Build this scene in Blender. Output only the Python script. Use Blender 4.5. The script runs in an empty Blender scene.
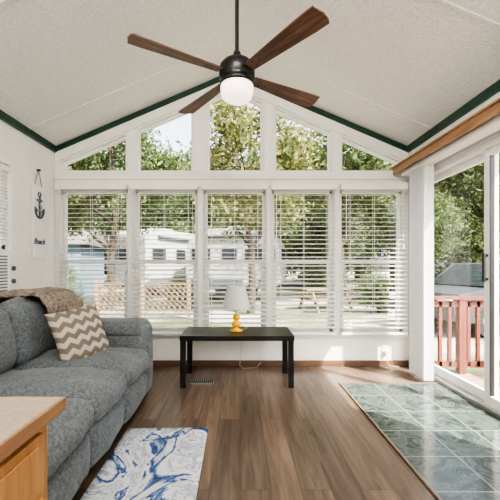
import bpy, bmesh, math, random
import numpy as np
from mathutils import Vector, Matrix, Euler, noise
random.seed(4); np.random.seed(4)
scene = bpy.context.scene
COL = scene.collection

# ------------------------------------------------------------------ materials
def newmat(name):
    m = bpy.data.materials.new(name); m.use_nodes = True
    nt = m.node_tree; b = nt.nodes["Principled BSDF"]
    return m, nt, b
def N(nt, t, **kw):
    n = nt.nodes.new(t)
    for k, v in kw.items():
        if k in n.inputs.keys(): n.inputs[k].default_value = v
        else: setattr(n, k, v)
    return n
def coords(nt, scale=(1,1,1), rot=(0,0,0), loc=(0,0,0)):
    tc = nt.nodes.new('ShaderNodeTexCoord'); mp = nt.nodes.new('ShaderNodeMapping')
    mp.inputs['Scale'].default_value = scale; mp.inputs['Rotation'].default_value = rot; mp.inputs['Location'].default_value = loc
    nt.links.new(tc.outputs['Object'], mp.inputs['Vector']); return mp.outputs['Vector']
def ramp(nt, fac, stops):
    r = nt.nodes.new('ShaderNodeValToRGB'); e = r.color_ramp.elements
    e[0].position, e[0].color = stops[0][0], (*stops[0][1], 1)
    e[1].position, e[1].color = stops[-1][0], (*stops[-1][1], 1)
    for p, c in stops[1:-1]:
        x = e.new(p); x.color = (*c, 1)
    nt.links.new(fac, r.inputs['Fac']); return r.outputs['Color']
def bump(nt, b, h, strength=.3, dist=.01):
    bp = nt.nodes.new('ShaderNodeBump'); bp.inputs['Strength'].default_value = strength; bp.inputs['Distance'].default_value = dist
    nt.links.new(h, bp.inputs['Height']); nt.links.new(bp.outputs['Normal'], b.inputs['Normal'])
def simple(name, col, rough=.5, metal=0, var=.06, nscale=12, bs=0, bscale=80, bdist=.003):
    m, nt, b = newmat(name)
    v = coords(nt); n = N(nt, 'ShaderNodeTexNoise', Scale=nscale, Detail=4.0)
    nt.links.new(v, n.inputs['Vector'])
    lo = tuple(max(0, c*(1-var)) for c in col); hi = tuple(min(1, c*(1+var)) for c in col)
    nt.links.new(ramp(nt, n.outputs['Fac'], [(.3, lo), (.7, hi)]), b.inputs['Base Color'])
    b.inputs['Roughness'].default_value = rough; b.inputs['Metallic'].default_value = metal
    if bs:
        n2 = N(nt, 'ShaderNodeTexNoise', Scale=bscale, Detail=5.0); nt.links.new(v, n2.inputs['Vector'])
        bump(nt, b, n2.outputs['Fac'], bs, bdist)
    return m
def wood(name, c1, c2, c3, rough=.4, axis='X', s=1.0):
    m, nt, b = newmat(name)
    sc = {'X': (1.2*s, 18*s, 18*s), 'Y': (18*s, 1.2*s, 18*s), 'Z': (18*s, 18*s, 1.2*s)}[axis]
    v = coords(nt, sc); n = N(nt, 'ShaderNodeTexNoise', Scale=1.6, Detail=8.0, Roughness=.65, Distortion=.6)
    nt.links.new(v, n.inputs['Vector'])
    nt.links.new(ramp(nt, n.outputs['Fac'], [(.3, c1), (.5, c2), (.72, c3)]), b.inputs['Base Color'])
    b.inputs['Roughness'].default_value = rough
    bump(nt, b, n.outputs['Fac'], .15, .002); return m

M = {}
M['wall'] = simple('wall_white', (.82,.80,.765), .75, bs=.35, bscale=55, bdist=.006, var=.03)
M['ceil'] = simple('ceiling_stipple', (.85,.83,.795), .85, bs=1.0, bscale=60, bdist=.015, var=.10, nscale=70)
M['trim'] = simple('trim_white', (.82,.80,.765), .4, var=.02)
M['vinyl'] = simple('vinyl_white', (.84,.83,.80), .35, var=.02)
M['green'] = simple('trim_green', (.018,.058,.042), .4, var=.15)
M['blk'] = simple('black_satin', (.012,.012,.013), .35, var=.2)
M['table'] = simple('black_ash', (.012,.011,.011), .3, var=.3, nscale=40)
M['base'] = wood('baseboard_wood', (.08,.045,.03), (.14,.08,.05), (.18,.11,.07), .4, 'X')
M['oak'] = wood('oak_cabinet', (.38,.18,.065), (.50,.26,.105), (.6,.34,.15), .38, 'Z')
M['oakY'] = wood('oak_trim', (.24,.12,.06), (.35,.19,.10), (.44,.27,.16), .4, 'Y')
M['lam'] = simple('laminate_tan', (.37,.30,.225), .3, var=.15, nscale=90)
M['walnut'] = wood('fan_walnut', (.035,.019,.012), (.14,.072,.043), (.27,.155,.095), .45, 'X', 1.3)
M['steel'] = simple('metal_grey', (.45,.45,.45), .35, .8)
M['yellow'] = simple('ceramic_yellow', (.9,.45,.012), .18, var=.05)
M['cord'] = simple('cord_yellowed', (.62,.5,.25), .5)
M['navy'] = simple('paint_navy', (.07,.10,.17), .6)
M['rope'] = simple('rope_jute', (.35,.25,.15), .9, var=.2, nscale=200)
M['redwood'] = wood('redwood_stain', (.10,.025,.015), (.17,.045,.027), (.22,.07,.045), .6, 'Z')
M['deck'] = wood('deck_boards', (.20,.13,.09), (.30,.21,.16), (.36,.27,.21), .7, 'X')
M['carp'] = simple('car_paint_grey', (.055,.06,.07), .3, .2)
M['tire'] = simple('tyre_rubber', (.02,.02,.02), .8)
M['darkglass'] = simple('dark_glass', (.02,.025,.03), .08)
M['rvw'] = simple('rv_white', (.36,.36,.35), .35)
M['rvg'] = simple('rv_grey', (.10,.11,.125), .35)
M['rvs'] = simple('siding_bluegrey', (.16,.23,.29), .6)
M['roofg'] = simple('shingle_grey', (.12,.115,.11), .9, var=.3)
M['fence'] = wood('fence_cedar', (.14,.085,.05), (.22,.14,.08), (.3,.2,.12), .8, 'Z')
M['bark'] = simple('bark', (.065,.048,.035), .95, var=.5, nscale=14, bs=.8, bscale=20, bdist=.04)

def translucent(name, col, fac, rough=.5):
    m, nt, b = newmat(name); b.inputs['Base Color'].default_value = (*col, 1); b.inputs['Roughness'].default_value = rough
    n = N(nt, 'ShaderNodeTexNoise', Scale=20.0); nt.links.new(coords(nt), n.inputs['Vector'])
    c = ramp(nt, n.outputs['Fac'], [(.3, tuple(x*.96 for x in col)), (.7, col)]); nt.links.new(c, b.inputs['Base Color'])
    t = nt.nodes.new('ShaderNodeBsdfTranslucent'); nt.links.new(c, t.inputs['Color'])
    mx = nt.nodes.new('ShaderNodeMixShader'); mx.inputs[0].default_value = fac
    nt.links.new(b.outputs[0], mx.inputs[1]); nt.links.new(t.outputs[0], mx.inputs[2])
    nt.links.new(mx.outputs[0], nt.nodes['Material Output'].inputs['Surface']); return m
M['slat'] = translucent('blind_slat', (.84,.82,.79), .25)
M['vslat'] = translucent('vertical_blind_slat', (.78,.78,.77), .25)
M['shade'] = translucent('lamp_shade_fabric', (.82,.80,.78), .3, .8)

def leafmat(name, a, b_, c):
    m, nt, b = newmat(name)
    oi = nt.nodes.new('ShaderNodeNewGeometry')
    col = ramp(nt, oi.outputs['Random Per Island'], [(0, a), (.5, b_), (1, c)])
    nt.links.new(col, b.inputs['Base Color']); b.inputs['Roughness'].default_value = .6
    t = nt.nodes.new('ShaderNodeBsdfTranslucent'); nt.links.new(col, t.inputs['Color'])
    mx = nt.nodes.new('ShaderNodeMixShader'); mx.inputs[0].default_value = .4
    nt.links.new(b.outputs[0], mx.inputs[1]); nt.links.new(t.outputs[0], mx.inputs[2])
    nt.links.new(mx.outputs[0], nt.nodes['Material Output'].inputs['Surface']); return m
M['leaf'] = leafmat('leaves_green', (.035,.065,.022), (.085,.13,.045), (.22,.24,.10))
M['leaf2'] = leafmat('leaves_olive', (.06,.09,.028), (.15,.17,.058), (.36,.31,.13))

def glassmat():
    m, nt, b = newmat('window_glass')
    tr = nt.nodes.new('ShaderNodeBsdfTransparent'); gl = nt.nodes.new('ShaderNodeBsdfGlossy'); gl.inputs['Roughness'].default_value = .01
    lw = nt.nodes.new('ShaderNodeLayerWeight'); lw.inputs['Blend'].default_value = .5
    p = nt.nodes.new('ShaderNodeMath'); p.operation = 'POWER'; nt.links.new(lw.outputs['Facing'], p.inputs[0]); p.inputs[1].default_value = 5
    q = nt.nodes.new('ShaderNodeMath'); q.operation = 'MULTIPLY_ADD'; nt.links.new(p.outputs[0], q.inputs[0]); q.inputs[1].default_value = .6; q.inputs[2].default_value = .015
    mx = nt.nodes.new('ShaderNodeMixShader')
    tr.inputs['Color'].default_value = (.96,.975,.97,1)
    nt.links.new(q.outputs[0], mx.inputs[0]); nt.links.new(tr.outputs[0], mx.inputs[1]); nt.links.new(gl.outputs[0], mx.inputs[2])
    nt.links.new(mx.outputs[0], nt.nodes['Material Output'].inputs['Surface']); return m
M['glass'] = glassmat()

def emis(name, col, s):
    m, nt, b = newmat(name); b.inputs['Base Color'].default_value = (*col, 1)
    b.inputs['Emission Color'].default_value = (*col, 1); b.inputs['Emission Strength'].default_value = s; return m
M['globe'] = emis('frosted_globe_lit', (1,.82,.76), 1.4)
M['fill_dome'] = emis('fill_dome_glow', (1,.97,.93), .6)  # glowing cover of the added fill lights, out of view

def floormat():
    m, nt, b = newmat('floor_planks')
    v = coords(nt, rot=(0,0,math.pi/2))
    br = N(nt, 'ShaderNodeTexBrick', Scale=1.0); br.offset = .37
    br.inputs['Brick Width'].default_value = 1.22; br.inputs['Row Height'].default_value = .15
    br.inputs['Mortar Size'].default_value = .0012; br.inputs['Mortar Smooth'].default_value = .3
    br.inputs['Color1'].default_value = (0,0,0,1); br.inputs['Color2'].default_value = (1,1,1,1); br.inputs['Mortar'].default_value = (.5,.5,.5,1)
    nt.links.new(v, br.inputs['Vector'])
    v2 = coords(nt, (14, .9, 1))
    add = nt.nodes.new('ShaderNodeVectorMath'); add.operation = 'MULTIPLY_ADD'
    nt.links.new(br.outputs['Color'], add.inputs[0]); add.inputs[1].default_value = (7, 13, 5); nt.links.new(v2, add.inputs[2])
    n = N(nt, 'ShaderNodeTexNoise', Scale=1.5, Detail=9.0, Roughness=.65, Distortion=1.0); nt.links.new(add.outputs[0], n.inputs['Vector'])
    c1 = ramp(nt, n.outputs['Fac'], [(.25, (.066,.044,.032)), (.48, (.140,.098,.070)), (.75, (.245,.18,.13))])
    c2 = ramp(nt, br.outputs['Color'], [(0, (.72,.73,.75)), (1, (1.14,1.10,1.07))])
    mx = nt.nodes.new('ShaderNodeMix'); mx.data_type = 'RGBA'; mx.blend_type = 'MULTIPLY'; mx.inputs[0].default_value = 1
    nt.links.new(c1, mx.inputs[6]); nt.links.new(c2, mx.inputs[7])
    mx2 = nt.nodes.new('ShaderNodeMix'); mx2.data_type = 'RGBA'
    nt.links.new(br.outputs['Fac'], mx2.inputs[0]); nt.links.new(mx.outputs[2], mx2.inputs[6]); mx2.inputs[7].default_value = (.03,.02,.014,1)
    nt.links.new(mx2.outputs[2], b.inputs['Base Color']); b.inputs['Roughness'].default_value = .28
    bump(nt, b, n.outputs['Fac'], .08, .002); return m
M['floor'] = floormat()
def tilemat():
    m, nt, b = newmat('green_marble_tile')
    v = coords(nt, loc=(-.94, -3.17, 0))
    br = N(nt, 'ShaderNodeTexBrick', Scale=1.0); br.offset = 0
    br.inputs['Brick Width'].default_value = .305; br.inputs['Row Height'].default_value = .305
    br.inputs['Mortar Size'].default_value = .004; br.inputs['Mortar Smooth'].default_value = .2
    br.inputs['Color1'].default_value = (0,0,0,1); br.inputs['Color2'].default_value = (1,1,1,1)
    nt.links.new(v, br.inputs['Vector'])
    add = nt.nodes.new('ShaderNodeVectorMath'); add.operation = 'MULTIPLY_ADD'
    nt.links.new(br.outputs['Color'], add.inputs[0]); add.inputs[1].default_value = (5, 9, 3); nt.links.new(coords(nt), add.inputs[2])
    n = N(nt, 'ShaderNodeTexNoise', Scale=5.0, Detail=10.0, Roughness=.65, Distortion=1.8); nt.links.new(add.outputs[0], n.inputs['Vector'])
    c = ramp(nt, n.outputs['Fac'], [(.3, (.018,.028,.026)), (.48, (.045,.062,.057)), (.53, (.10,.125,.115)), (.57, (.055,.074,.068)), (.75, (.085,.108,.10))])
    mx2 = nt.nodes.new('ShaderNodeMix'); mx2.data_type = 'RGBA'
    nt.links.new(br.outputs['Fac'], mx2.inputs[0]); nt.links.new(c, mx2.inputs[6]); mx2.inputs[7].default_value = (.24,.24,.22,1)
    nt.links.new(mx2.outputs[2], b.inputs['Base Color']); b.inputs['Roughness'].default_value = .14; return m
M['tile'] = tilemat()
def fabric():
    m, nt, b = newmat('sofa_tweed')
    v = coords(nt); n = N(nt, 'ShaderNodeTexNoise', Scale=330.0, Detail=3.0); nt.links.new(v, n.inputs['Vector'])
    n2 = N(nt, 'ShaderNodeTexNoise', Scale=60.0, Detail=4.0); nt.links.new(v, n2.inputs['Vector'])
    a = nt.nodes.new('ShaderNodeMath'); a.operation = 'MULTIPLY_ADD'; a.inputs[1].default_value = .35
    nt.links.new(n2.outputs['Fac'], a.inputs[0]); 
    h = nt.nodes.new('ShaderNodeMath'); h.operation='MULTIPLY'; h.inputs[1].default_value=.65; nt.links.new(n.outputs['Fac'], h.inputs[0]); nt.links.new(h.outputs[0], a.inputs[2])
    nt.links.new(ramp(nt, a.outputs[0], [(.38, (.050,.060,.066)), (.5, (.118,.134,.142)), (.62, (.22,.238,.245))]), b.inputs['Base Color'])
    b.inputs['Roughness'].default_value = .95; b.inputs['Sheen Weight'].default_value = .15
    bump(nt, b, n.outputs['Fac'], .4, .003); return m
M['sofa'] = fabric()
def rugmat():
    m, nt, b = newmat('rug_marbled_blue')
    v = coords(nt, (1.8, 1.0, 1), rot=(0,0,.5), loc=(.3,.2,0))
    n = N(nt, 'ShaderNodeTexNoise', Scale=1.9, Detail=5.0, Roughness=.55, Distortion=2.6); nt.links.new(v, n.inputs['Vector'])
    c = ramp(nt, n.outputs['Fac'], [(.30, (.5,.52,.55)), (.36, (.70,.70,.70)), (.375, (.20,.27,.42)), (.40, (.45,.49,.55)), (.42, (.74,.74,.74)), (.455, (.36,.39,.44)), (.475, (.62,.63,.65)), (.50, (.76,.76,.75)), (.535, (.60,.61,.64)), (.553, (.16,.25,.46)), (.575, (.02,.04,.14)), (.605, (.13,.22,.44)), (.62, (.5,.53,.58)), (.66, (.76,.76,.75)), (.70, (.35,.40,.48))])
    nt.links.new(c, b.inputs['Base Color']); b.inputs['Roughness'].default_value = .95
    n2 = N(nt, 'ShaderNodeTexNoise', Scale=300.0); nt.links.new(coords(nt), n2.inputs['Vector']); bump(nt, b, n2.outputs['Fac'], .6, .004); return m
M['rug'] = rugmat()
def chevron():
    m, nt, b = newmat('pillow_chevron')
    tc = nt.nodes.new('ShaderNodeTexCoord'); sp = nt.nodes.new('ShaderNodeSeparateXYZ'); nt.links.new(tc.outputs['Object'], sp.inputs[0])
    def mth(op, a, bb):
        k = nt.nodes.new('ShaderNodeMath'); k.operation = op
        for i, q in enumerate((a, bb)):
            if q is None: continue
            if isinstance(q, (int, float)): k.inputs[i].default_value = q
            else: nt.links.new(q, k.inputs[i])
        return k.outputs[0]
    pp = mth('PINGPONG', mth('ADD', sp.outputs['X'], 5.0), .04)
    s = mth('ADD', sp.outputs['Y'], mth('MULTIPLY', pp, .8))
    f = mth('FRACT', mth('MULTIPLY', mth('ADD', s, 5.0), 13.0), None)
    n = N(nt, 'ShaderNodeTexNoise', Scale=250.0); nt.links.new(tc.outputs['Object'], n.inputs['Vector'])
    f2 = mth('ADD', f, mth('MULTIPLY', mth('SUBTRACT', n.outputs['Fac'], .5), .12))
    c = ramp(nt, f2, [(.48, (.17,.14,.11)), (.54, (.46,.42,.35))])
    nt.links.new(c, b.inputs['Base Color']); b.inputs['Roughness'].default_value = .95
    bump(nt, b, n.outputs['Fac'], .4, .003); return m
M['chev'] = chevron()
M['fur'] = simple('blanket_fleece', (.28,.225,.185), 1.0, var=.5, nscale=45, bs=1.0, bscale=70, bdist=.02)
def groundmat():
    m, nt, b = newmat('ground_gravel_grass')
    v = coords(nt); n = N(nt, 'ShaderNodeTexNoise', Scale=.35, Detail=7.0); nt.links.new(v, n.inputs['Vector'])
    c = ramp(nt, n.outputs['Fac'], [(.38, (.05,.07,.025)), (.47, (.13,.14,.07)), (.53, (.27,.255,.215)), (.65, (.36,.34,.31))])
    nt.links.new(c, b.inputs['Base Color']); b.inputs['Roughness'].default_value = 1
    n2 = N(nt, 'ShaderNodeTexNoise', Scale=12.0, Detail=8.0); nt.links.new(v, n2.inputs['Vector']); bump(nt, b, n2.outputs['Fac'], .5, .05); return m
M['ground'] = groundmat()

# ------------------------------------------------------------------ builder
class B:
    def __init__(s): s.bm = bmesh.new(); s.mats = []
    def mi(s, m):
        m = M[m]
        if m not in s.mats: s.mats.append(m)
        return s.mats.index(m)
    def faces(s, verts, fs, m, smooth=False):
        i = s.mi(m); vs = [s.bm.verts.new(v) for v in verts]
        for f in fs:
            try:
                q = s.bm.faces.new([vs[k] for k in f]); q.material_index = i; q.smooth = smooth
            except ValueError: pass
        return vs
    def box(s, x0, x1, y0, y1, z0, z1, m, mat=None):
        v = [(x, y, z) for x in (x0, x1) for y in (y0, y1) for z in (z0, z1)]
        if mat is not None: v = [mat @ Vector(p) for p in v]
        s.faces(v, [(0,1,3,2),(4,6,7,5),(0,4,5,1),(2,3,7,6),(0,2,6,4),(1,5,7,3)], m); return s
    def prism(s, pts, ext, m):
        n = len(pts); e = Vector(ext); v = [Vector(p) for p in pts] + [Vector(p)+e for p in pts]
        s.faces(v, [tuple(range(n)), tuple(range(2*n-1, n-1, -1))] + [(i, (i+1) % n, n+(i+1) % n, n+i) for i in range(n)], m); return s
    def cyl(s, p0, p1, r0, r1, m, seg=16, cap=True, smooth=True):
        p0, p1 = Vector(p0), Vector(p1); d = (p1-p0).normalized()
        q = d.to_track_quat('Z', 'Y'); v = []
        for p, r in ((p0, r0), (p1, r1)):
            for k in range(seg):
                a = 2*math.pi*k/seg; v.append(p + q @ Vector((r*math.cos(a), r*math.sin(a), 0)))
        s.faces(v, [(k, (k+1) % seg, seg+(k+1) % seg, seg+k) for k in range(seg)], m, smooth)
        if cap: s.faces(v[:seg], [tuple(range(seg-1, -1, -1))], m); s.faces(v[seg:], [tuple(range(seg))], m)
        return s
    def tube(s, pts, r, m, seg=8):
        for a, b in zip(pts[:-1], pts[1:]): s.cyl(a, b, r, r, m, seg)
        return s
    def lathe(s, prof, c, m, seg=32, mod=None):
        c = Vector(c); v = []
        for r, z in prof:
            for k in range(seg):
                a = 2*math.pi*k/seg; rr = r*(1+(mod(k) if mod else 0)); v.append(c+Vector((rr*math.cos(a), rr*math.sin(a), z)))
        f = []
        for j in range(len(prof)-1):
            for k in range(seg): f.append((j*seg+k, j*seg+(k+1) % seg, (j+1)*seg+(k+1) % seg, (j+1)*seg+k))
        s.faces(v, f, m, True); return s
    def soft(s, c, size, r, m, puff=(0,0,0), mat=None, n=12, wr=0.0, seed=0):
        """rounded, puffed upholstery block"""
        c = Vector(c); hx, hy, hz = [k/2 for k in size]
        idx = {}; verts = []; fs = []
        def P(u):
            p = Vector((u[0]*hx, u[1]*hy, u[2]*hz))
            inner = Vector([max(-h+r, min(h-r, q)) for q, h in zip(p, (hx, hy, hz))])
            d = p-inner
            if d.length > 1e-9: p = inner + d.normalized()*r
            x, y, z = u
            fx, fy, fz = (1-x*x), (1-y*y), (1-z*z)
            p += Vector((x*puff[0]*fy*fz, y*puff[1]*fx*fz, z*puff[2]*fx*fy))
            if wr:
                q = p*5+Vector((seed*3.1, seed*1.7, seed)); w = noise.noise(q)+.5*noise.noise(q*2.3)
                p += d.normalized()*wr*w if d.length > 1e-9 else Vector((0,0,wr*w))
            q = c+p
            return mat @ q if mat is not None else q
        def gv(u):
            k = tuple(round(t, 5) for t in u)
            if k not in idx: idx[k] = len(verts); verts.append(P(u))
            return idx[k]
        g = [math.sin(math.pi/2*(2*i/n-1)) for i in range(n+1)]
        for ax in range(3):
            for sg in (-1, 1):
                for i in range(n):
                    for j in range(n):
                        q = []
                        for a, b in ((i,j),(i+1,j),(i+1,j+1),(i,j+1)):
                            u = [0,0,0]; u[ax] = sg; u[(ax+1) % 3] = g[a]; u[(ax+2) % 3] = g[b]; q.append(gv(u))
                        if sg < 0: q.reverse()
                        fs.append(tuple(q))
        s.faces(verts, fs, m, True); return s
    def done(s, name, bevel=0, parent=None, loc=None, rot=None, recalc=True, seg=2):
        if recalc: bmesh.ops.recalc_face_normals(s.bm, faces=s.bm.faces)
        me = bpy.data.meshes.new(name); s.bm.to_mesh(me); s.bm.free()
        for m in s.mats: me.materials.append(m)
        o = bpy.data.objects.new(name, me); COL.objects.link(o)
        if bevel:
            md = o.modifiers.new('bevel', 'BEVEL'); md.width = bevel; md.segments = seg; md.limit_method = 'ANGLE'
        if loc: o.location = loc
        if rot: o.rotation_euler = rot
        if parent: o.parent = parent
        return o
def empty(name, loc=(0,0,0)):
    e = bpy.data.objects.new(name, None); e.location = loc; COL.objects.link(e); e.empty_display_size = .1; return e
def cut(o, cutters):
    c = B()
    for p, e in cutters: c.prism(p, e, 'wall')
    co = c.done('cutter')
    md = o.modifiers.new('b', 'BOOLEAN'); md.operation = 'DIFFERENCE'; md.object = co; md.solver = 'EXACT'
    dg = bpy.context.evaluated_depsgraph_get(); me = bpy.data.meshes.new_from_object(o.evaluated_get(dg))
    o.modifiers.clear(); o.data = me; bpy.data.objects.remove(co)

# ------------------------------------------------------------------ room dims
XL, XR, YB, YF = -2.035, 1.85, 3.74, -3.0
XC = -.0925; ZR = 3.23; ZE = 2.40; SL = (ZR-ZE)/(XR-XC)
T = .12
def zc(x): return ZR-SL*abs(x-XC)

b = B(); b.box(XL-T, XR+T, YF-T, YB+T, -.1, 0, 'floor'); b.done('floor')
b = B(); b.prism([(XL,YB,0),(XR,YB,0),(XR,YB,ZE),(XC,YB,ZR),(XL,YB,ZE)], (0,T,0), 'wall'); wb = b.done('wall_back')
WX = [(-1.975,-1.235),(-1.165,-.47),(-.395,.28),(.352,1.027),(1.10,1.79)]
Z0, Z1, ZU, OFF = .365, 1.94, 2.145, .185
cuts = []
for a, c in WX: cuts.append(([(a,YB-.05,Z0),(c,YB-.05,Z0),(c,YB-.05,Z1),(a,YB-.05,Z1)], (0,T+.1,0)))
UX = [(-1.955,-1.255),(-1.135,-.525),(-.355,.245),(.385,1.0),(1.12,1.77)]
UP = []
for a, c in UX:
    top = [(c, zc(c)-OFF)] + ([(XC, zc(XC)-OFF)] if a < XC < c else []) + [(a, zc(a)-OFF)]
    pts = [(a, ZU), (c, ZU)] + top; UP.append(pts)
    cuts.append(([(x, YB-.05, z) for x, z in pts], (0, T+.1, 0)))
cut(wb, cuts)
b = B(); b.prism([(XL-T,YF,0),(XR+T,YF,0),(XR+T,YF,ZE-SL*T),(XC,YF,ZR),(XL-T,YF,ZE-SL*T)], (0,-T,0), 'wall'); b.done('wall_front')
LW = (1.75, 3.0, .82, 1.98)
b = B(); b.prism([(XL,YF,0),(XL,YF,ZE),(XL-T,YF,ZE-SL*T),(XL-T,YF,0)], (0,YB+T-YF,0), 'wall'); wl = b.done('wall_left')
cut(wl, [([(XL+.05,LW[0],LW[2]),(XL+.05,LW[1],LW[2]),(XL+.05,LW[1],LW[3]),(XL+.05,LW[0],LW[3])], (-T-.1,0,0))])
DY0, DY1, DZ = 1.55, 3.60, 2.03
b = B(); b.prism([(XR,YF,0),(XR,YF,ZE),(XR+T,YF,ZE-SL*T),(XR+T,YF,0)], (0,YB+T-YF,0), 'wall'); wr = b.done('wall_right')
cut(wr, [([(XR-.05,DY0,.0),(XR-.05,DY1,.0),(XR-.05,DY1,DZ),(XR-.05,DY0,DZ)], (T+.1,0,0))])
# ceiling, with an unseen overhang added to block sun at windows and door
b = B(); yo = YB+T+.30
for sg, xe in ((-1, XL-T-.2), (1, XR+T+.25)):
    b.prism([(XC,YF-T,ZR),(xe,YF-T,zc(xe)),(xe,YF-T,zc(xe)+.1),(XC,YF-T,ZR+.1)], (0,yo-YF+T,0), 'ceil')
b.done('ceiling')
b = B()
for y in (-.42, .80, 2.02, 3.24):
    for xe in (XL, XR):
        b.prism([(XC,y-.009,ZR-.0),(xe,y-.009,ZE),(xe,y-.009,ZE-.006),(XC,y-.009,ZR-.006)], (0,.018,0), 'ceil')
b.done('trim_ceiling_seams')
b = B(); w = .056; g = .03
for xe, s_ in ((XL, 1), (XR, -1)):
    b.prism([(XC,YB-g,ZR-.002),(xe,YB-g,ZE-.002),(xe,YB-g,ZE-w),(XC,YB-g,ZR-w)], (0,g-.001,0), 'green')
    b.prism([(xe,YF,ZE-.003),(xe+s_*g,YF,ZE+SL*g-.003),(xe+s_*g,YF,ZE-w),(xe,YF,ZE-w)], (0,YB-YF,0), 'green')
b.done('trim_crown_green')
# white casings on the back wall
b = B()
b.box(XL+.005, XR-.005, YB-.018, YB-.001, 1.955, 2.135, 'trim')
b.box(XL+.005, XR-.005, YB-.035, YB-.001, 2.045, 2.065, 'trim')
b.box(XL+.005, XR-.005, YB-.03, YB-.001, .318, .355, 'trim')
xs = [XL+.005] + sum([[a, c] for a, c in WX], []) + [XR-.005]
for i in range(0, len(xs), 2): b.box(xs[i]+.004, xs[i+1]-.004, YB-.012, YB-.001, .355, 1.955, 'trim')
for i in range(4):
    a, c = UX[i][1]+.02, UX[i+1][0]-.02
    b.prism([(a,YB-.014,2.135),(c,YB-.014,2.135),(c,YB-.014,zc(c)-.165),(a,YB-.014,zc(a)-.165)], (0,.013,0), 'trim')
for sg, xe in ((-1, XL+.01), (1, XR-.01)):
    b.prism([(XC,YB-.018,ZR-.06),(xe,YB-.018,zc(xe)-.06),(xe,YB-.018,zc(xe)-.165),(XC,YB-.018,ZR-.165)], (0,.017,0), 'trim')
b.done('trim_window_casing', .003)
b = B(); b.box(XL, XR, YB-.016, YB-.001, 0, .065, 'base'); b.done('baseboard_back', .004)
b = B(); b.box(XL+.001, XL+.016, YF, YB-.02, 0, .065, 'base'); b.done('baseboard_left', .004)
b = B(); b.box(XR-.016, XR-.001, YF, DY0-.09, 0, .065, 'base'); b.done('baseboard_right', .004)

# windows: frames, sash rail, glass
k = 0
for a, c in WX:
    k += 1; b = B(); f = .03; y0, y1 = YB+.045, YB+.10
    b.box(a,c,y0,y1,Z0,Z0+f,'vinyl').box(a,c,y0,y1,Z1-f,Z1,'vinyl').box(a,a+f,y0,y1,Z0,Z1,'vinyl').box(c-f,c,y0,y1,Z0,Z1,'vinyl')
    b.box(a+f,c-f,y0-.01,y1-.01,1.125,1.17,'vinyl')
    b.box(a+f,a+f+.02,y0-.005,y1-.02,Z0+f,1.125,'vinyl').box(c-f-.02,c-f,y0-.005,y1-.02,Z0+f,1.125,'vinyl').box(a+f,c-f,y0-.005,y1-.02,Z0+f,Z0+f+.025,'vinyl')
    b.box(a+f,c-f,YB+.07,YB+.074,Z0+f,Z1-f,'glass')
    b.done('window_%d' % k)
for pts in UP:
    k += 1; b = B(); y0 = YB+.045; n = len(pts)
    ins = []
    for i in range(n):
        p0, p1, p2 = Vector(pts[i-1]), Vector(pts[i]), Vector(pts[(i+1) % n])
        d1 = (p1-p0).normalized(); d2 = (p2-p1).normalized(); n1 = Vector((-d1.y, d1.x)); n2 = Vector((-d2.y, d2.x))
        bi = (n1+n2).normalized(); ins.append(p1+bi*.018/max(.4, bi.dot(n1)))
    for i in range(n):
        j = (i+1) % n
        b.prism([(pts[i][0],y0,pts[i][1]),(pts[j][0],y0,pts[j][1]),(ins[j].x,y0,ins[j].y),(ins[i].x,y0,ins[i].y)], (0,.05,0), 'vinyl')
    b.prism([(p.x,YB+.07,p.y) for p in ins], (0,.004,0), 'glass')
    b.done('window_%d' % k)
# left window
k += 1; b = B(); x0, x1 = XL-.10, XL-.04; y0, y1, z0, z1 = LW; f = .035
b.box(x0,x1,y0,y1,1.245,1.245+f,'vinyl').box(x0,x1,y0,y1,z1-f,z1,'vinyl').box(x0,x1,y0,y0+f,1.245,z1,'vinyl').box(x0,x1,y1-f,y1,1.245,z1,'vinyl')
b.box(XL-.07,XL-.066,y0+f,y1-f,1.28,z1-f,'glass')
b.box(x0,x1-.02,y0,2.495,z0,1.245,'vinyl'); b.done('window_%d' % k)
b = B()
for q in ((y0-.05,y0-.003,z0-.05,z1+.05),(y1+.003,y1+.05,z0-.05,z1+.05),(y0-.003,y1+.003,z1+.003,z1+.05),(y0-.003,y1+.003,z0-.05,z0-.003)):
    b.box(XL+.001,XL+.015,*q,'trim')
b.done('trim_left_window', .003)

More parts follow.
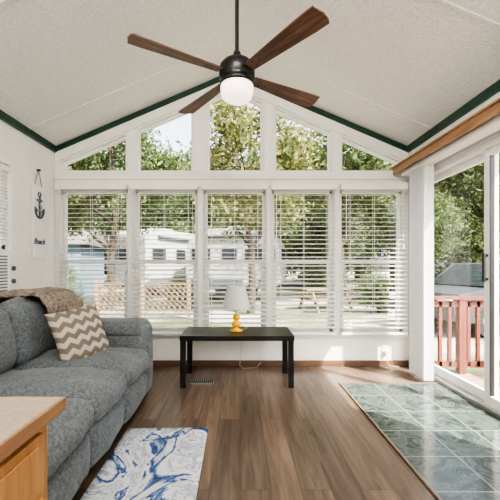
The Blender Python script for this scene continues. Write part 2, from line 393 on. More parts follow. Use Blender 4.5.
# venetian blinds
def blind(name, a, c, zt, zb, axis='x', pos=0, tilt=.16, pitch=.0475, depth=.048):
    b = B(); L = c-a; mid = (a+c)/2
    if axis == 'x': F = Matrix.Translation((mid, pos, 0))
    else: F = Matrix.Translation((pos, mid, 0)) @ Matrix.Rotation(-math.pi/2, 4, 'Z')
    hd = depth/2+.002
    b.box(-L/2, L/2, -hd, hd, zt-.045, zt, 'vinyl', F)
    b.box(-L/2-.003, L/2+.003, -hd-.008, -hd-.001, zt-.062, zt+.004, 'vinyl', F)
    z = zt-.075
    while z > zb+.03:
        R = F @ Matrix.Translation((0,0,z)) @ Matrix.Rotation(tilt, 4, 'X')
        h = depth/2; v = [R @ Vector(p) for p in ((-L/2,-h,-.001),(-L/2,0,.002),(-L/2,h,-.001),(L/2,-h,-.001),(L/2,0,.002),(L/2,h,-.001))]
        v += [p-Vector((0,0,.002)) for p in v]
        b.faces(v, [(0,3,4,1),(1,4,5,2),(6,7,10,9),(7,8,11,10),(0,1,7,6),(1,2,8,7),(3,9,10,4),(4,10,11,5),(0,6,9,3),(2,5,11,8)], 'slat')
        z -= pitch
    b.box(-L/2, L/2, -hd+.004, hd-.004, zb, zb+.022, 'vinyl', F)
    for t in (-L/2+.1, 0, L/2-.1):
        for yy in (-hd, hd): b.box(t-.0015, t+.0015, yy-.0008, yy+.0008, zb+.01, zt-.04, 'vinyl', F)
    b.cyl(F @ Vector((-L/2+.05,-hd-.014,zt-.05)), F @ Vector((-L/2+.05,-hd-.015,zt-.6)), .004, .004, 'vinyl', 8)
    b.cyl(F @ Vector((L/2-.05,-hd-.012,zt-.05)), F @ Vector((L/2-.05,-hd-.012,zt-.65)), .0015, .0015, 'vinyl', 6)
    b.cyl(F @ Vector((L/2-.05,-hd-.012,zt-.65)), F @ Vector((L/2-.05,-hd-.012,zt-.7)), .004, .009, 'vinyl', 8)
    return b.done(name)
for i, (a, c) in enumerate(WX): blind('window_blind', a-.012, c+.012, 1.985, .36, 'x', YB-.062, tilt=.20)
blind('window_blind', LW[0]+.01, LW[1]-.01, 1.975, 1.29, 'y', XL-.012, tilt=.5, pitch=.03, depth=.025)

# air conditioner in left window
b = B()
b.box(XL-.35, XL+.05, 2.5, 2.995, .86, 1.24, 'vinyl')
b.box(XL+.05, XL+.075, 2.51, 2.985, .87, 1.23, 'vinyl')
for i in range(12): b.box(XL+.074, XL+.082, 2.53, 2.86, .89+i*.026, .90+i*.026, 'rvg')
b.box(XL+.074, XL+.081, 2.88, 2.975, .9, 1.2, 'trim')
for z in (.97, 1.08): b.cyl((XL+.08,2.928,z), (XL+.095,2.928,z), .022, .02, 'rvg')
b.done('window_air_conditioner', .006)

# anchor sign
S = empty('anchor_wall_sign', (XL+.012, 3.41, 1.6))
b = B()
b.box(-.008, .008, -.09, .09, -.42, .30, 'vinyl')
b.cyl((.0,-.06,.30),(.004,0,.46),.005,.005,'rope',8); b.cyl((.0,.06,.30),(.004,0,.46),.005,.005,'rope',8)
b.cyl((-.01,0,.46),(.02,0,.46),.012,.012,'blk',12)
b.done('board', .004, parent=S)
b = B(); x = .014
for q in range(24):
    a0 = 2*math.pi*q/24; a1 = 2*math.pi*(q+1)/24
    b.cyl((x,.022*math.cos(a0),.215+.022*math.sin(a0)),(x,.022*math.cos(a1),.215+.022*math.sin(a1)),.006,.006,'navy',8)
b.cyl((x,0,.19),(x,0,-.02),.009,.009,'navy'); b.cyl((x,-.045,.155),(x,.045,.155),.008,.008,'navy')
ap = [(x, .065*math.sin(t), .05-.07*math.cos(t)) for t in [(-1.5+3.0*i/14) for i in range(15)]]
b.tube(ap, .009, 'navy'); 
for sg in (-1, 1): b.prism([(x-.006,sg*.078,.085),(x-.006,sg*.035,.05),(x-.006,sg*.08,.03)], (.012,0,0), 'navy')
rp = [(x+.008, .03*math.sin(t*1.7), .17-.018*t) for t in [i*.5 for i in range(20)]]
b.tube(rp, .004, 'rope', 6)
b.done('anchor', parent=S)
cu = bpy.data.curves.new('lettering', 'FONT'); cu.body = 'Beach'; cu.size = .078; cu.align_x = 'CENTER'; cu.extrude = .002; cu.shear = .4; cu.offset = .0015
cu.materials.append(M['navy']); to = bpy.data.objects.new('lettering', cu); COL.objects.link(to); to.parent = S
to.location = (.011, 0, -.28); to.rotation_euler = (math.pi/2, 0, math.pi/2)

# ------------------------------------------------------------------ sliding door
D = B(); x0, x1 = XR+.03, XR+.11
D.box(XR+.002,x1,DY0+.002,DY1-.002,.001,.04,'steel').box(x0-.03,x1,DY0+.002,DY1-.002,DZ-.04,DZ-.002,'vinyl').box(x0-.03,x1,DY0+.002,DY0+.04,.04,DZ-.04,'vinyl').box(x0-.03,x1,DY1-.04,DY1-.002,.04,DZ-.04,'vinyl')
def panel(xa, xb, ya, yb, st=.06):
    za, zb = .04, DZ-.04
    D.box(xa,xb,ya,ya+st,za,zb,'vinyl').box(xa,xb,yb-st,yb,za,zb,'vinyl').box(xa,xb,ya+st,yb-st,za,za+.08,'vinyl').box(xa,xb,ya+st,yb-st,zb-.06,zb,'vinyl')
    D.box(xa-.001,xb+.001,ya+st-.001,ya+st+.006,za+.08,zb-.06,'blk').box(xa-.001,xb+.001,yb-st-.006,yb-st+.001,za+.08,zb-.06,'blk')
    xm = (xa+xb)/2; D.box(xm-.002,xm+.002,ya+st,yb-st,za+.08,zb-.06,'glass')
panel(x0+.04, x0+.07, 2.56, DY1-.04)
panel(x0, x0+.03, DY0+.04, 2.62)
D.box(x0-.035, x0-.02, 2.585-.012, 2.585+.012, .98, 1.2, 'blk'); D.box(x0-.022, x0-.0, 2.575, 2.595, .99, 1.01, 'blk'); D.box(x0-.022, x0, 2.575, 2.595, 1.17, 1.19, 'blk')
D.done('door_1', .003)
b = B()
b.box(XR-.014,XR-.001,DY0-.07,DY0-.003,0,DZ+.07,'trim').box(XR-.014,XR-.001,DY1+.003,DY1+.07,0,DZ+.07,'trim').box(XR-.014,XR-.001,DY0-.003,DY1+.003,DZ+.003,DZ+.07,'trim')
b.done('trim_door', .003)
# valance with vertical blinds
V = empty('vertical_blinds', (0,0,0))
b = B(); b.box(XR-.185, XR-.165, .9, YB-.035, 2.09, 2.165, 'oakY').box(XR-.20,XR-.165,.9,YB-.035,2.158,2.175,'oakY').box(XR-.165, XR-.002, .9, YB-.035, 2.145, 2.165, 'trim')
b.done('valance', .003, parent=V)
b = B(); b.box(XR-.135, XR-.035, 1.2, 3.62, 2.05, 2.10, 'vinyl'); b.box(XR-.11,XR-.07,1.2,3.6,2.101,2.144,'vinyl')
b.done('head_rail', .004, parent=V)
b = B(); n = 16
for i in range(n):
    y = 3.17+i*.019; aa = math.radians(random.uniform(-9, 9)); xm = XR-.088; hw = .044; pr = []
    for t in range(7):
        u = -1+2*t/6; pr.append((xm+u*hw*math.cos(aa), y+u*hw*math.sin(aa)+.006*(1-u*u)))
    v = [(p[0],p[1],.03) for p in pr]+[(p[0],p[1],2.05) for p in pr]
    b.faces(v, [(q,q+1,q+8,q+7) for q in range(6)], 'vslat', True)
b.done('slats', parent=V, recalc=False)

# tile entry area
b = B(); b.box(.94, XR-.001, 1.55-6*.305+.2, 3.17, .0, .008, 'tile'); b.done('floor_tile_entry')
b = B(); b.box(.925, .94, 1.55-6*.305+.2, 3.185, 0, .010, 'base').box(.94, XR-.001, 3.17, 3.185, 0, .010, 'base'); b.done('trim_tile_edge', .003)

# ------------------------------------------------------------------ ceiling fan
FY = 2.24
Fn = empty('ceiling_fan', (-.02, FY, 0))
b = B()
b.lathe([(0,ZR-.035),(.03,ZR-.035),(.065,ZR-.06),(.07,ZR-.005),(0,ZR-.005)], (0,0,0), 'blk')
b.cyl((0,0,2.5),(0,0,ZR-.04),.013,.013,'blk',16)
b.lathe([(0,2.51),(.022,2.51),(.03,2.48),(.035,2.455),(.09,2.44),(.112,2.415),(.118,2.39),(.118,2.335),(.105,2.32),(.112,2.315),(.112,2.285),(.0,2.285)], (0,0,0), 'blk', 48)
b.done('motor_housing', parent=Fn)
b = B(); b.lathe([(0,2.287),(.106,2.287),(.108,2.27),(.106,2.235),(.097,2.21),(.07,2.19),(.035,2.182),(0,2.18)], (0,0,0), 'globe', 48); b.done('light_globe', parent=Fn)
BZ = 2.355
for i in range(4):
    b = B(); r0, r1 = .125, .69; ol = []
    m_ = 14
    for t in range(m_+1):
        u = t/m_; x = r0+(r1-r0)*u; w_ = .038+.030*min(1,u*1.15); ol.append((x, w_))
    pts = [(x, w_) for x, w_ in ol] + [(r1+.012, .045), (r1+.016, 0), (r1+.002, -.05)] + [(x, -w_) for x, w_ in reversed(ol)]
    b.prism([(x,y,-.004) for x,y in pts], (0,0,.008), 'walnut')
    b.prism([(.09,.022,.005),(.2,.030,.005),(.24,.02,.005),(.25,0,.005),(.24,-.02,.005),(.2,-.03,.005),(.09,-.022,.005)], (0,0,.006), 'blk')
    for sx, sy in ((.18,.02),(.18,-.02),(.225,0)): b.cyl((sx,sy,-.008),(sx,sy,0),.006,.006,'blk',10)
    o = b.done('blade_%d' % (i+1), .002, parent=Fn)
    o.matrix_local = Matrix.Translation((0,0,BZ)) @ Matrix.Rotation(math.radians((32,128,212,308)[i]),4,'Z') @ Matrix.Rotation(math.radians(-11),4,'X')

# ------------------------------------------------------------------ sofa
So = empty('sofa', (0,0,0))
Y0, Y1 = .96, 2.98; XF, XK = -.755, -1.90
b = B()
b.box(XK+.05, XF-.06, Y0+.03, Y1-.03, .05, .25, 'sofa')
b.soft(((XK+.24+XK)/2, (Y0+Y1)/2, .42), (.24, Y1-Y0-.02, .74), .07, 'sofa', n=10)
b.done('frame', parent=So)
for nm, yc in (('arm_far', Y1-.125), ('arm_near', Y0+.125)):
    b = B(); b.soft(((XF+XK)/2+.02, yc, .33), (XF-XK-.04, .235, .60), .06, 'sofa', puff=(.012,.01,.012), wr=.006, n=16)
    b.soft(((XF+XK)/2+.13, yc, .58), (XF-XK-.30, .262, .13), .055, 'sofa', puff=(0,.008,.018), wr=.008, n=16, seed=4)
    b.done(nm, parent=So)
cy = [Y0+.245+ (Y1-Y0-.49)/3*(i+.5) for i in range(3)]; cw = (Y1-Y0-.49)/3
for i, yy in enumerate(cy):
    b = B()
    b.soft(((-1.55+XF+.03)/2, yy, .355), (XF+.03+1.55, cw-.004, .18), .07, 'sofa', puff=(.02,.0,.035), wr=.018, n=22, seed=i)
    b.soft((XF-.055, yy, .17), (.12, cw-.006, .25), .05, 'sofa', puff=(.03,0,.0), wr=.012, n=16, seed=i+9)
    b.done('seat_cushion_%d' % (i+1), parent=So)
    b = B(); R = Matrix.Translation((-1.555, yy, .625)) @ Matrix.Rotation(math.radians(-11), 4, 'Y')
    b.soft((0,0,0), (.22, cw-.006, .45), .09, 'sofa', puff=(.045,0,.03), mat=R, wr=.02, n=22, seed=i+20)
    b.done('back_cushion_%d' % (i+1), parent=So)
b = B()
for x in (XF-.1, XK+.1):
    for y in (Y0+.1, Y1-.1): b.cyl((x,y,0),(x,y,.07),.02,.03,'blk',12)
b.done('feet', parent=So)

# pillow
b = B(); n = 26; hs = .20; vs = []; fs = []
for sd in (1, -1):
    for i in range(n+1):
        for j in range(n+1):
            u, v = -1+2*i/n, -1+2*j/n
            th = .065*((1-abs(u)**3)*(1-abs(v)**3))**.6
            pin = 1-.06*(1-v*v)*abs(u)**2; pin2 = 1-.06*(1-u*u)*abs(v)**2
            w_ = .006*noise.noise(Vector((u*3, v*3, sd*2)))*(1-abs(u))*(1-abs(v))*4
            vs.append((u*hs*pin, v*hs*pin2, sd*(th+w_)))
off = (n+1)**2
for s_ in (0, 1):
    for i in range(n):
        for j in range(n):
            q = [s_*off+i*(n+1)+j, s_*off+(i+1)*(n+1)+j, s_*off+(i+1)*(n+1)+j+1, s_*off+i*(n+1)+j+1]
            fs.append(tuple(q if s_ == 0 else q[::-1]))
b.faces(vs, fs, 'chev', True); bmesh.ops.remove_doubles(b.bm, verts=b.bm.verts, dist=1e-5)
o = b.done('throw_pillow')
zax = Vector((.80, -.50, .36)).normalized(); up = Vector((0,0,1)); xa = up.cross(zax).normalized(); ya = zax.cross(xa)
R = Matrix((xa, ya, zax)).transposed().to_4x4()
o.matrix_world = Matrix.Translation((-1.15, 2.45, .61)) @ R @ Matrix.Rotation(math.radians(7), 4, 'Z')

# blanket over far back corner
b = B(); nx, ny = 40, 30; vs = []; fs = []
for i in range(nx+1):
    for j in range(ny+1):
        s_ = i/nx; t = j/ny; y = 2.42+.50*t+.03*noise.noise(Vector((s_*4, t*3, 1)))
        prof = [(-1.93,.68),(-1.93,.79),(-1.84,.835),(-1.72,.855),(-1.60,.87),(-1.47,.86),(-1.385,.79),(-1.365,.70)]
        q = s_*(len(prof)-1); a = min(int(q), len(prof)-2); f = q-a
        x = prof[a][0]*(1-f)+prof[a+1][0]*f; z = prof[a][1]*(1-f)+prof[a+1][1]*f
        w_ = noise.noise(Vector((x*6, y*9, z*5)))*.5+.5; w2 = noise.noise(Vector((x*22, y*24, z*20)))
        z += .05*w_+.01*math.sin(y*38+s_*4)+.012*w2; x += (.02*w_+.01*w2)*(1 if s_ > .5 else -1)
        vs.append((x, y, z))
for i in range(nx):
    for j in range(ny): fs.append((i*(ny+1)+j,(i+1)*(ny+1)+j,(i+1)*(ny+1)+j+1,i*(ny+1)+j+1))
b.faces(vs, fs, 'fur', True); o = b.done('throw_blanket'); md = o.modifiers.new('s','SOLIDIFY'); md.thickness = .022; md.offset = 1

# ------------------------------------------------------------------ cabinet
b = B(); cz = .75
b.box(-1.7, -.50, -.6, .885, 0.0, cz-.035, 'oak')
b.box(-1.72, -.475, -.62, .91, cz-.032, cz, 'lam')
b.box(-.475, -.468, -.62, .917, cz-.036, cz-.001, 'oakY').box(-1.72, -.475, .91, .917, cz-.036, cz-.001, 'oakY')
for ya, yb in ((.22,.84),(-.5,.16)):
    b.box(-.50,-.484,ya,yb,cz-.2,cz-.06,'oak'); b.box(-.484,-.478,ya+.03,yb-.03,cz-.18,cz-.08,'oak')
    b.box(-.50,-.484,ya,ya+.07,.08,cz-.22,'oak').box(-.50,-.484,yb-.07,yb,.08,cz-.22,'oak').box(-.50,-.484,ya+.07,yb-.07,.08,.15,'oak').box(-.50,-.484,ya+.07,yb-.07,cz-.29,cz-.22,'oak').box(-.50,-.49,ya+.07,yb-.07,.15,cz-.29,'oak')
    b.cyl((-.478,(ya+yb)/2,cz-.13),(-.455,(ya+yb)/2,cz-.13),.012,.016,'steel')
b.done('oak_cabinet', .004)

# ------------------------------------------------------------------ coffee table + lamp
b = B(); tx0, tx1, ty0, ty1 = -.545, .49, 3.06, 3.53
b.box(tx0,tx1,ty0,ty1,.425,.47,'table')
for x in (tx0+.004, tx1-.054):
    for y in (ty0+.004, ty1-.054): b.box(x,x+.05,y,y+.05,0,.425,'table')
b.done('coffee_table', .002)
L = empty('table_lamp', (-.035, 3.30, .47)); L.scale = (1.04,1.04,1.04)
b = B(); b.lathe([(0,.001),(.058,.001),(.060,.008),(.052,.016),(.024,.022),(.02,.03),(.034,.042),(.045,.06),(.042,.08),(.023,.095),(.02,.1),(.03,.112),(.035,.13),(.028,.15),(.014,.165),(.012,.18),(.0,.18)], (0,0,0), 'yellow', 32)
b.cyl((0,0,.165),(0,0,.41),.006,.006,'steel'); b.cyl((0,0,.17),(0,0,.21),.014,.014,'trim'); b.done('base', parent=L)
b = B(); b.lathe([(.128,.215),(.128,.22),(.085,.415),(.085,.42),(.083,.418),(.126,.217),(.128,.215)], (0,0,0), 'shade', 96, mod=lambda k: .008*(k % 2)); b.done('shade', parent=L)
b = B(); b.tube([(.04,.0,.004),(.1,.12,.006),(.06,.226,.004),(.055,.232,-.02),(.05,.24,-.2),(.03,.27,-.40),(.06,.32,-.447),(.2,.35,-.447),(.25,.39,-.41)], .003, 'cord'); b.done('cord', parent=L)

# outlet + cord, floor vent
b = B(); b.box(1.56,1.63,YB-.008,YB-.001,.12,.235,'vinyl')
for z in (.155,.20): b.box(1.58,1.61,YB-.011,YB-.007,z-.014,z+.014,'trim')
b.box(1.578,1.612,YB-.035,YB-.011,.142,.17,'cord'); b.tube([(1.595,YB-.03,.145),(1.59,YB-.04,.08),(1.62,YB-.05,.02),(1.72,YB-.06,.006)],.003,'cord'); b.done('wall_outlet', .001)
b = B(); b.box(-.47,-.24,3.17,3.29,0,.005,'steel')
for i in range(11): b.box(-.46+i*.0195,-.45+i*.0195,3.184,3.276,.004,.0075,'blk')
o = b.done('floor_vent'); 
# rug
b = B(); nx, ny = 12, 24; rx0, rx1, ry0, ry1 = -.74, -.205, .94, 2.27; vs=[]; fs=[]
for i in range(nx+1):
    for j in range(ny+1):
        x = rx0+(rx1-rx0)*i/nx; y = ry0+(ry1-ry0)*j/ny
        vs.append((x+.01*(y-1.5)*-1, y+.02*(x-rx0), .009+.001*noise.noise(Vector((x*6,y*6,0)))))
for i in range(nx):
    for j in range(ny): fs.append((i*(ny+1)+j,(i+1)*(ny+1)+j,(i+1)*(ny+1)+j+1,i*(ny+1)+j+1))
b.faces(vs, fs, 'rug', True); o = b.done('area_rug'); md = o.modifiers.new('s','SOLIDIFY'); md.thickness = .009; md.offset = -1

# unseen fill lights added above and behind the viewer to brighten the room
for x, y, fill_points, en in ((XC, .2, (-.25,.25), 56), (.82, -2.2, (0,), 56), (-1.15, -2.2, (0,), 56)):
    e = empty('added_fill_light', (x, y, 0)); zt = zc(x)
    b = B(); b.cyl((0,0,zt-.08),(0,0,zt-.0),.06,.06,'blk'); b.lathe([(0,zt-.07),(.06,zt-.07),(.17,zt-.10),(.175,zt-.13),(.12,zt-.17),(.0,zt-.19)], (0,0,0), 'fill_dome', 32); b.done('fill_dome', parent=e)
    for sg in fill_points:
        ld = bpy.data.lights.new('bulb', 'POINT'); ld.energy = en; ld.shadow_soft_size = .10; ld.color = (1,.97,.92)
        lo = bpy.data.objects.new('bulb', ld); COL.objects.link(lo); lo.parent = e; lo.location = (sg, 0, zt-.33)

# ------------------------------------------------------------------ outside
GZ = -.45
b = B(); b.box(-60, 60, -20, 90, GZ-.1, GZ, 'ground'); b.done('ground')
b = B(); dz = -.32; 
y = .8
while y < 4.5: b.box(XR+T+.01, 3.75, y, y+.13, dz-.04, dz, 'deck'); y += .138
for x in (2.0,3.6):
    for yy in (1.0,4.3): b.box(x,x+.09,yy,yy+.09,GZ,dz-.04,'redwood')
b.done('deck')
b = B()
def rail(p0, p1):
    p0, p1 = Vector(p0), Vector(p1); d = p1-p0; Lr = d.length; a = math.atan2(d.y, d.x)
    Rm = Matrix.Translation((p0.x, p0.y, dz)) @ Matrix.Rotation(a, 4, 'Z')
    b.box(0, Lr, -.06, .06, .98, 1.02, 'redwood', Rm); b.box(0, Lr, -.02, .02, .88, .96, 'redwood', Rm); b.box(0, Lr, -.02, .02, .08, .16, 'redwood', Rm)
    q = 0
    while q <= Lr: 
        b.box(q-.045, q+.045, -.045, .045, 0, .98, 'redwood', Rm); q += Lr/2-.001
    q = .12
    while q < Lr: b.box(q-.02, q+.02, -.02, .02, .1, .95, 'redwood', Rm); q += .125
rail((2.15,4.5),(3.7,4.5)); rail((3.7,.9),(3.7,4.5))
b.done('deck_railing')

def travel_trailer(name, loc, rz, L=6.0, H=2.6, W=2.4, body='rvw', low='rvg', rnd=.5):
    b = B(); prof = []; zb = .55
    for cx_, cz_, a0, a1 in ((-L/2+rnd*.6,zb+rnd*.3,180,270),(L/2-rnd*.6,zb+rnd*.3,270,360),(L/2-rnd,zb+H-rnd,0,90),(-L/2+rnd,zb+H-rnd,90,180)):
        lowc = cz_ < zb+H/2
        for q in range(9):
            a = math.radians(a0+(a1-a0)*q/8); rr = rnd*(.6 if lowc else 1); rz_ = rnd*(.3 if lowc else 1)
            prof.append((cx_+rr*math.cos(a), -W/2, cz_+rz_*math.sin(a)))
    b.prism(prof, (0,W,0), body)
    e = .015
    b.box(-L/2+.2, L/2-.2, -W/2-e, W/2+e, zb+.05, zb+.45, low); b.box(-L/2+.1, L/2-.1, -W/2-e, W/2+e, zb+.8, zb+.86, low)
    for wx, ww in ((-L*.33,.9),(-L*.02,.7),(L*.33,1.1)):
        b.box(wx-ww/2-.04, wx+ww/2+.04, -W/2-e-.01, W/2+e+.01, zb+1.11, zb+1.84, 'steel'); b.box(wx-ww/2, wx+ww/2, -W/2-e-.02, W/2+e+.02, zb+1.15, zb+1.8, 'darkglass')
    b.box(L*.12, L*.12+.65, -W/2-e-.015, -W/2, zb+.12, zb+1.95, body); b.box(L*.12+.1, L*.12+.55, -W/2-e-.03, -W/2, zb+1.25, zb+1.75, 'darkglass')
    b.box(L/2-.02, L/2+.03, -.7, .7, zb+1.1, zb+1.8, 'darkglass'); b.box(-L/2-.03, -L/2+.02, -.7, .7, zb+1.1, zb+1.8, 'darkglass')
    for wx in (-.45, .45):
        for sy in (-W/2+.02, W/2-.24): b.cyl((wx,sy,.34),(wx,sy+.22,.34),.34,.34,'tire',24)
    b.box(-.4,.4,-.3,.3,zb+H-.02,zb+H+.22,'rvw')
    b.box(-L/2-1.0, -L/2+.1, -.05, .05, zb, zb+.1, 'tire'); b.cyl((-L/2-.9,0,0),(-L/2-.9,0,zb),.04,.04,'steel')
    b.cyl((-L*.35,-W/2-.08,zb+H-.35),(L*.3,-W/2-.08,zb+H-.35),.07,.07,low)
    b.done(name, .02, loc=loc, rot=(0,0,rz))
travel_trailer('travel_trailer', (-4.0, 17.8, GZ), math.radians(62), 5.2, 2.7)
travel_trailer('travel_trailer', (-.1, 16.5, GZ), math.radians(-14), 4.4, 2.7, rnd=1.15)
travel_trailer('travel_trailer', (16.5, 27, GZ), math.radians(10), 7.5, 2.9)

# neighbouring cottage
b = B(); b.box(-3.2,3.2,-2,2,0,2.7,'rvs'); b.prism([(-3.5,-2.3,2.65),(-3.5,0,3.7),(-3.5,2.3,2.65)], (7,0,0), 'roofg')
for x in (-2,0.9): b.box(x,x+1.1,-2.04,-1.98,1.0,2.1,'trim'); b.box(x+.07,x+1.03,-2.06,-2.0,1.07,2.03,'darkglass')
b.box(-.5,.4,-2.05,-2,.1,2.1,'trim'); b.done('cottage', loc=(-11.5,19,GZ), rot=(0,0,.1))

def car(name, loc, rz, paint='carp', sc=1.0):
    b = B(); W = 1.8
    low = [(-2.2,.35),(-2.25,.62),(-2.1,.85),(-1.3,.95),(1.2,.95),(2.1,.9),(2.25,.65),(2.2,.35),(1.75,.3),(1.6,.55),(1.35,.65),(1.1,.55),(.95,.3),(-.95,.3),(-1.1,.55),(-1.35,.65),(-1.6,.55),(-1.75,.3)]
    b.prism([(x,-W/2,z) for x,z in low], (0,W,0), paint)
    cab = [(-1.25,.94),(-.55,1.45),(1.25,1.48),(1.85,.93)]
    b.prism([(x,-W/2+.12,z) for x,z in cab], (0,W-.24,0), paint)
    gl = [(-1.08,.98),(-.5,1.39),(1.18,1.41),(1.6,.98)]
    b.prism([(x,-W/2+.105,z) for x,z in gl], (0,W-.21,0), 'darkglass')
    b.box(.3,.38,-W/2+.1,W/2-.1,.95,1.43,paint)
    b.prism([(-1.24,-.7,.97),(-1.24,.7,.97),(-.6,.6,1.42),(-.6,-.6,1.42)], (-.02,0,.01), 'darkglass')
    for x in (-1.35,1.35):
        for y in (-W/2+.02, W/2-.22):
            b.cyl((x,y,.33),(x,y+.2,.33),.33,.33,'tire',24); b.cyl((x,y-.01,.33),(x,y+.21,.33),.2,.2,'steel',16)
    for y in (-.85,.55): b.box(-2.27,-2.2,y,y+.3,.62,.75,'trim')
    o = b.done(name, .03, loc=loc, rot=(0,0,rz)); o.scale = (sc,sc,sc)
car('parked_car', (6.6, 8.6, GZ), math.radians(14), sc=1.12)

# lattice fence
b = B(); fx0, fx1, fy = -4.2, -1.5, 10.0
for x in (fx0, (fx0+fx1)/2, fx1): b.box(x-.05,x+.05,fy-.05,fy+.05,GZ,GZ+1.15,'fence')
b.box(fx0,fx1,fy-.03,fy+.03,GZ+1.0,GZ+1.06,'fence').box(fx0,fx1,fy-.03,fy+.03,GZ+.1,GZ+.16,'fence')
x = fx0-.8
while x < fx1:
    for sg in (1,-1):
        xa, xb = (x, x+.86); za, zb_ = (.14, 1.0) if sg > 0 else (1.0, .14)
        ta = max(0, (fx0-xa)/.86); tb = min(1, (fx1-xa)/.86)
        if tb > ta:
            p0 = Vector((xa+.86*ta, fy+.012*sg, GZ+za+(zb_-za)*ta)); p1 = Vector((xa+.86*tb, fy+.012*sg, GZ+za+(zb_-za)*tb)); b.cyl(p0,p1,.016,.016,'fence',4)
    x += .16
b.done('lattice_fence')
# picnic table
b = B(); 
for i in range(5): b.box(-.9,.9,-.37+i*.15,-.37+i*.15+.14,.72,.76,'fence')
for sy in (-.75,.5): b.box(-.9,.9,sy,sy+.25,.42,.46,'fence')
for x in (-.65,.65):
    b.box(x-.03,x+.03,-.75,.75,.36,.42,'fence')
    for sg in (-1,1): b.prism([(x-.03,sg*.62,0),(x-.03,sg*.72,0),(x-.03,sg*.28,.72),(x-.03,sg*.18,.72)], (.06,0,0), 'fence')
b.done('picnic_table', loc=(3.0,12.0,GZ), rot=(0,0,.3))

# trees
def tree_mesh(name, leaf, nclu, nleaf, H, crown, trunk_r, seed, z_lo=.3, ls=.11):
    rs = np.random.RandomState(seed); random.seed(seed); b = B()
    pts = [Vector((0,0,0))]; 
    for i in range(1, 7): pts.append(Vector((rs.uniform(-.12,.12)*i*.5, rs.uniform(-.12,.12)*i*.5, H*.85*i/6)))
    for i in range(6): b.cyl(pts[i], pts[i+1], trunk_r*(1-i/7), trunk_r*(1-(i+1)/7), 'bark', 10, cap=False)
    cl = []
    while len(cl) < nclu:
        p = rs.uniform(-1, 1, 3)
        if .15 < np.dot(p, p) < 1: cl.append(Vector((p[0]*crown, p[1]*crown, H*(z_lo+1)/2+p[2]*H*(1-z_lo)/2)))
    for c in cl[:22]:
        s0 = pts[min(5, max(1, int(c.z/H*5)))]; mid = (s0+c)/2+Vector((0,0,-.1*crown))
        b.cyl(s0, mid, trunk_r*.3, trunk_r*.18, 'bark', 6, cap=False); b.cyl(mid, c, trunk_r*.18, trunk_r*.05, 'bark', 6, cap=False)
    o = b.done(name, recalc=False); me0 = o.data
    n = nclu*nleaf; cc = np.repeat(np.array([tuple(c) for c in cl]), nleaf, 0)
    P = cc+rs.normal(0, 1, (n,3))*np.array([crown*.14, crown*.14, crown*.10])
    A = rs.normal(0,1,(n,3)); A /= np.linalg.norm(A,axis=1)[:,None]; C = np.cross(A, rs.normal(0,1,(n,3))); C /= np.linalg.norm(C,axis=1)[:,None]
    sz = (rs.uniform(.6,1.3,n)*ls)[:,None]
    V_ = np.stack([P-A*sz, P+C*sz*.45, P+A*sz, P-C*sz*.45], 1).reshape(-1,3)
    bm = bmesh.new(); bm.from_mesh(me0); 
    lm = bpy.data.meshes.new('t'); lm.vertices.add(4*n); lm.vertices.foreach_set('co', V_.ravel()); lm.loops.add(4*n); lm.loops.foreach_set('vertex_index', np.arange(4*n))
    lm.polygons.add(n); lm.polygons.foreach_set('loop_start', np.arange(0,4*n,4)); lm.update(calc_edges=True); lm.polygons.foreach_set('material_index', np.ones(n, dtype=np.int32))
    bm.from_mesh(lm); bm.to_mesh(me0); bm.free(); me0.materials.append(M[leaf]); bpy.data.meshes.remove(lm)
    bpy.data.objects.remove(o); return me0
TA = tree_mesh('deciduous_tree', 'leaf', 80, 170, 9, 2.7, .20, 1, .40)
TB = tree_mesh('deciduous_tree', 'leaf2', 70, 170, 8.5, 2.4, .17, 7, .36)
TC = tree_mesh('deciduous_tree', 'leaf', 120, 150, 8, 2.9, .20, 11, .06, .13)
BU = tree_mesh('shrub', 'leaf', 40, 130, 1.7, .9, .05, 3, .05, .06)
def inst(me, name, x, y, s, rz): 
    o = bpy.data.objects.new(name, me); o.location = (x, y, GZ); o.scale = (s,s,s); o.rotation_euler = (0,0,rz); COL.objects.link(o)
spots = [(-7.6,13.2,.85),(-4.6,12.2,.8),(.35,11.0,.85),(4.4,14.6,.95),(8.6,19,1.1),(-13,11,1.0),(18,21,1.2),(11.5,15.5,.95),(13.5,6.0,.8),(-18,8,1.1),(25,17,1.3),(7.4,13.8,.5)]
for i, (x, y, s) in enumerate(spots): inst(TA if i % 2 else TB, 'deciduous_tree', x, y, s, i*1.7)
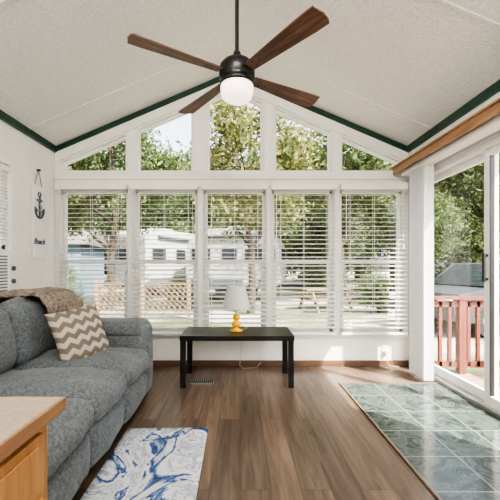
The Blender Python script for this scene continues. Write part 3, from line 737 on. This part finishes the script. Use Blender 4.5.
back = [(-24,27,1.4),(-18,29,1.3),(-6.5,27.5,1.3),(-3,24,1.0),(1.8,23.5,1.05),(6,25.5,1.2),(11,32,1.4),(18,34,1.5),(24,30,1.4),(-13,30,1.4),(-5,34,1.6),(3,32,1.5),(30,26,1.5),(-30,26,1.5),(14,21,.9),(36,34,1.6)]
for i, (x, y, s) in enumerate(back): inst(TC, 'deciduous_tree', x, y, s, i*2.3)
for x, y, s in ((-5.9,10.6,1.0),(-6.9,8.6,.9),(4.6,11.3,.8),(3.8,16.4,1.0),(-2.2,12.6,.7),(9.6,11.8,.8)): inst(BU, 'shrub', x, y, s, x)

# ------------------------------------------------------------------ light
wd = bpy.data.worlds.new('World'); scene.world = wd; wd.use_nodes = True; nt = wd.node_tree; bg = nt.nodes['Background']
sky = nt.nodes.new('ShaderNodeTexSky'); sky.sky_type = 'NISHITA'; sky.sun_disc = False; sky.sun_elevation = math.radians(50); sky.sun_rotation = math.radians(135); sky.dust_density = 4; sky.air_density = .8
hs_ = nt.nodes.new('ShaderNodeHueSaturation'); hs_.inputs['Saturation'].default_value = .35
nt.links.new(sky.outputs[0], hs_.inputs['Color']); nt.links.new(hs_.outputs[0], bg.inputs['Color']); bg.inputs['Strength'].default_value = .95
sd = bpy.data.lights.new('sun', 'SUN'); sd.energy = 23; sd.angle = math.radians(.8); sd.color = (1,.90,.76)
so = bpy.data.objects.new('sun', sd); COL.objects.link(so)
so.rotation_euler = Vector((-.46,.44,-.77)).to_track_quat('-Z', 'Y').to_euler(); so.location = (8, -6, 12)

# ------------------------------------------------------------------ camera
cd = bpy.data.cameras.new('camera'); cd.sensor_width = 36; cd.lens = 36*340/500; cd.shift_x = .02; cd.shift_y = .032; cd.clip_start = .05; cd.clip_end = 300
co = bpy.data.objects.new('camera', cd); COL.objects.link(co); co.location = (0,0,1.1); co.rotation_euler = (math.pi/2,0,0); scene.camera = co
scene.view_settings.view_transform = 'AgX'
try: scene.view_settings.look = 'AgX - High Contrast'
except Exception: pass
scene.view_settings.exposure = .02
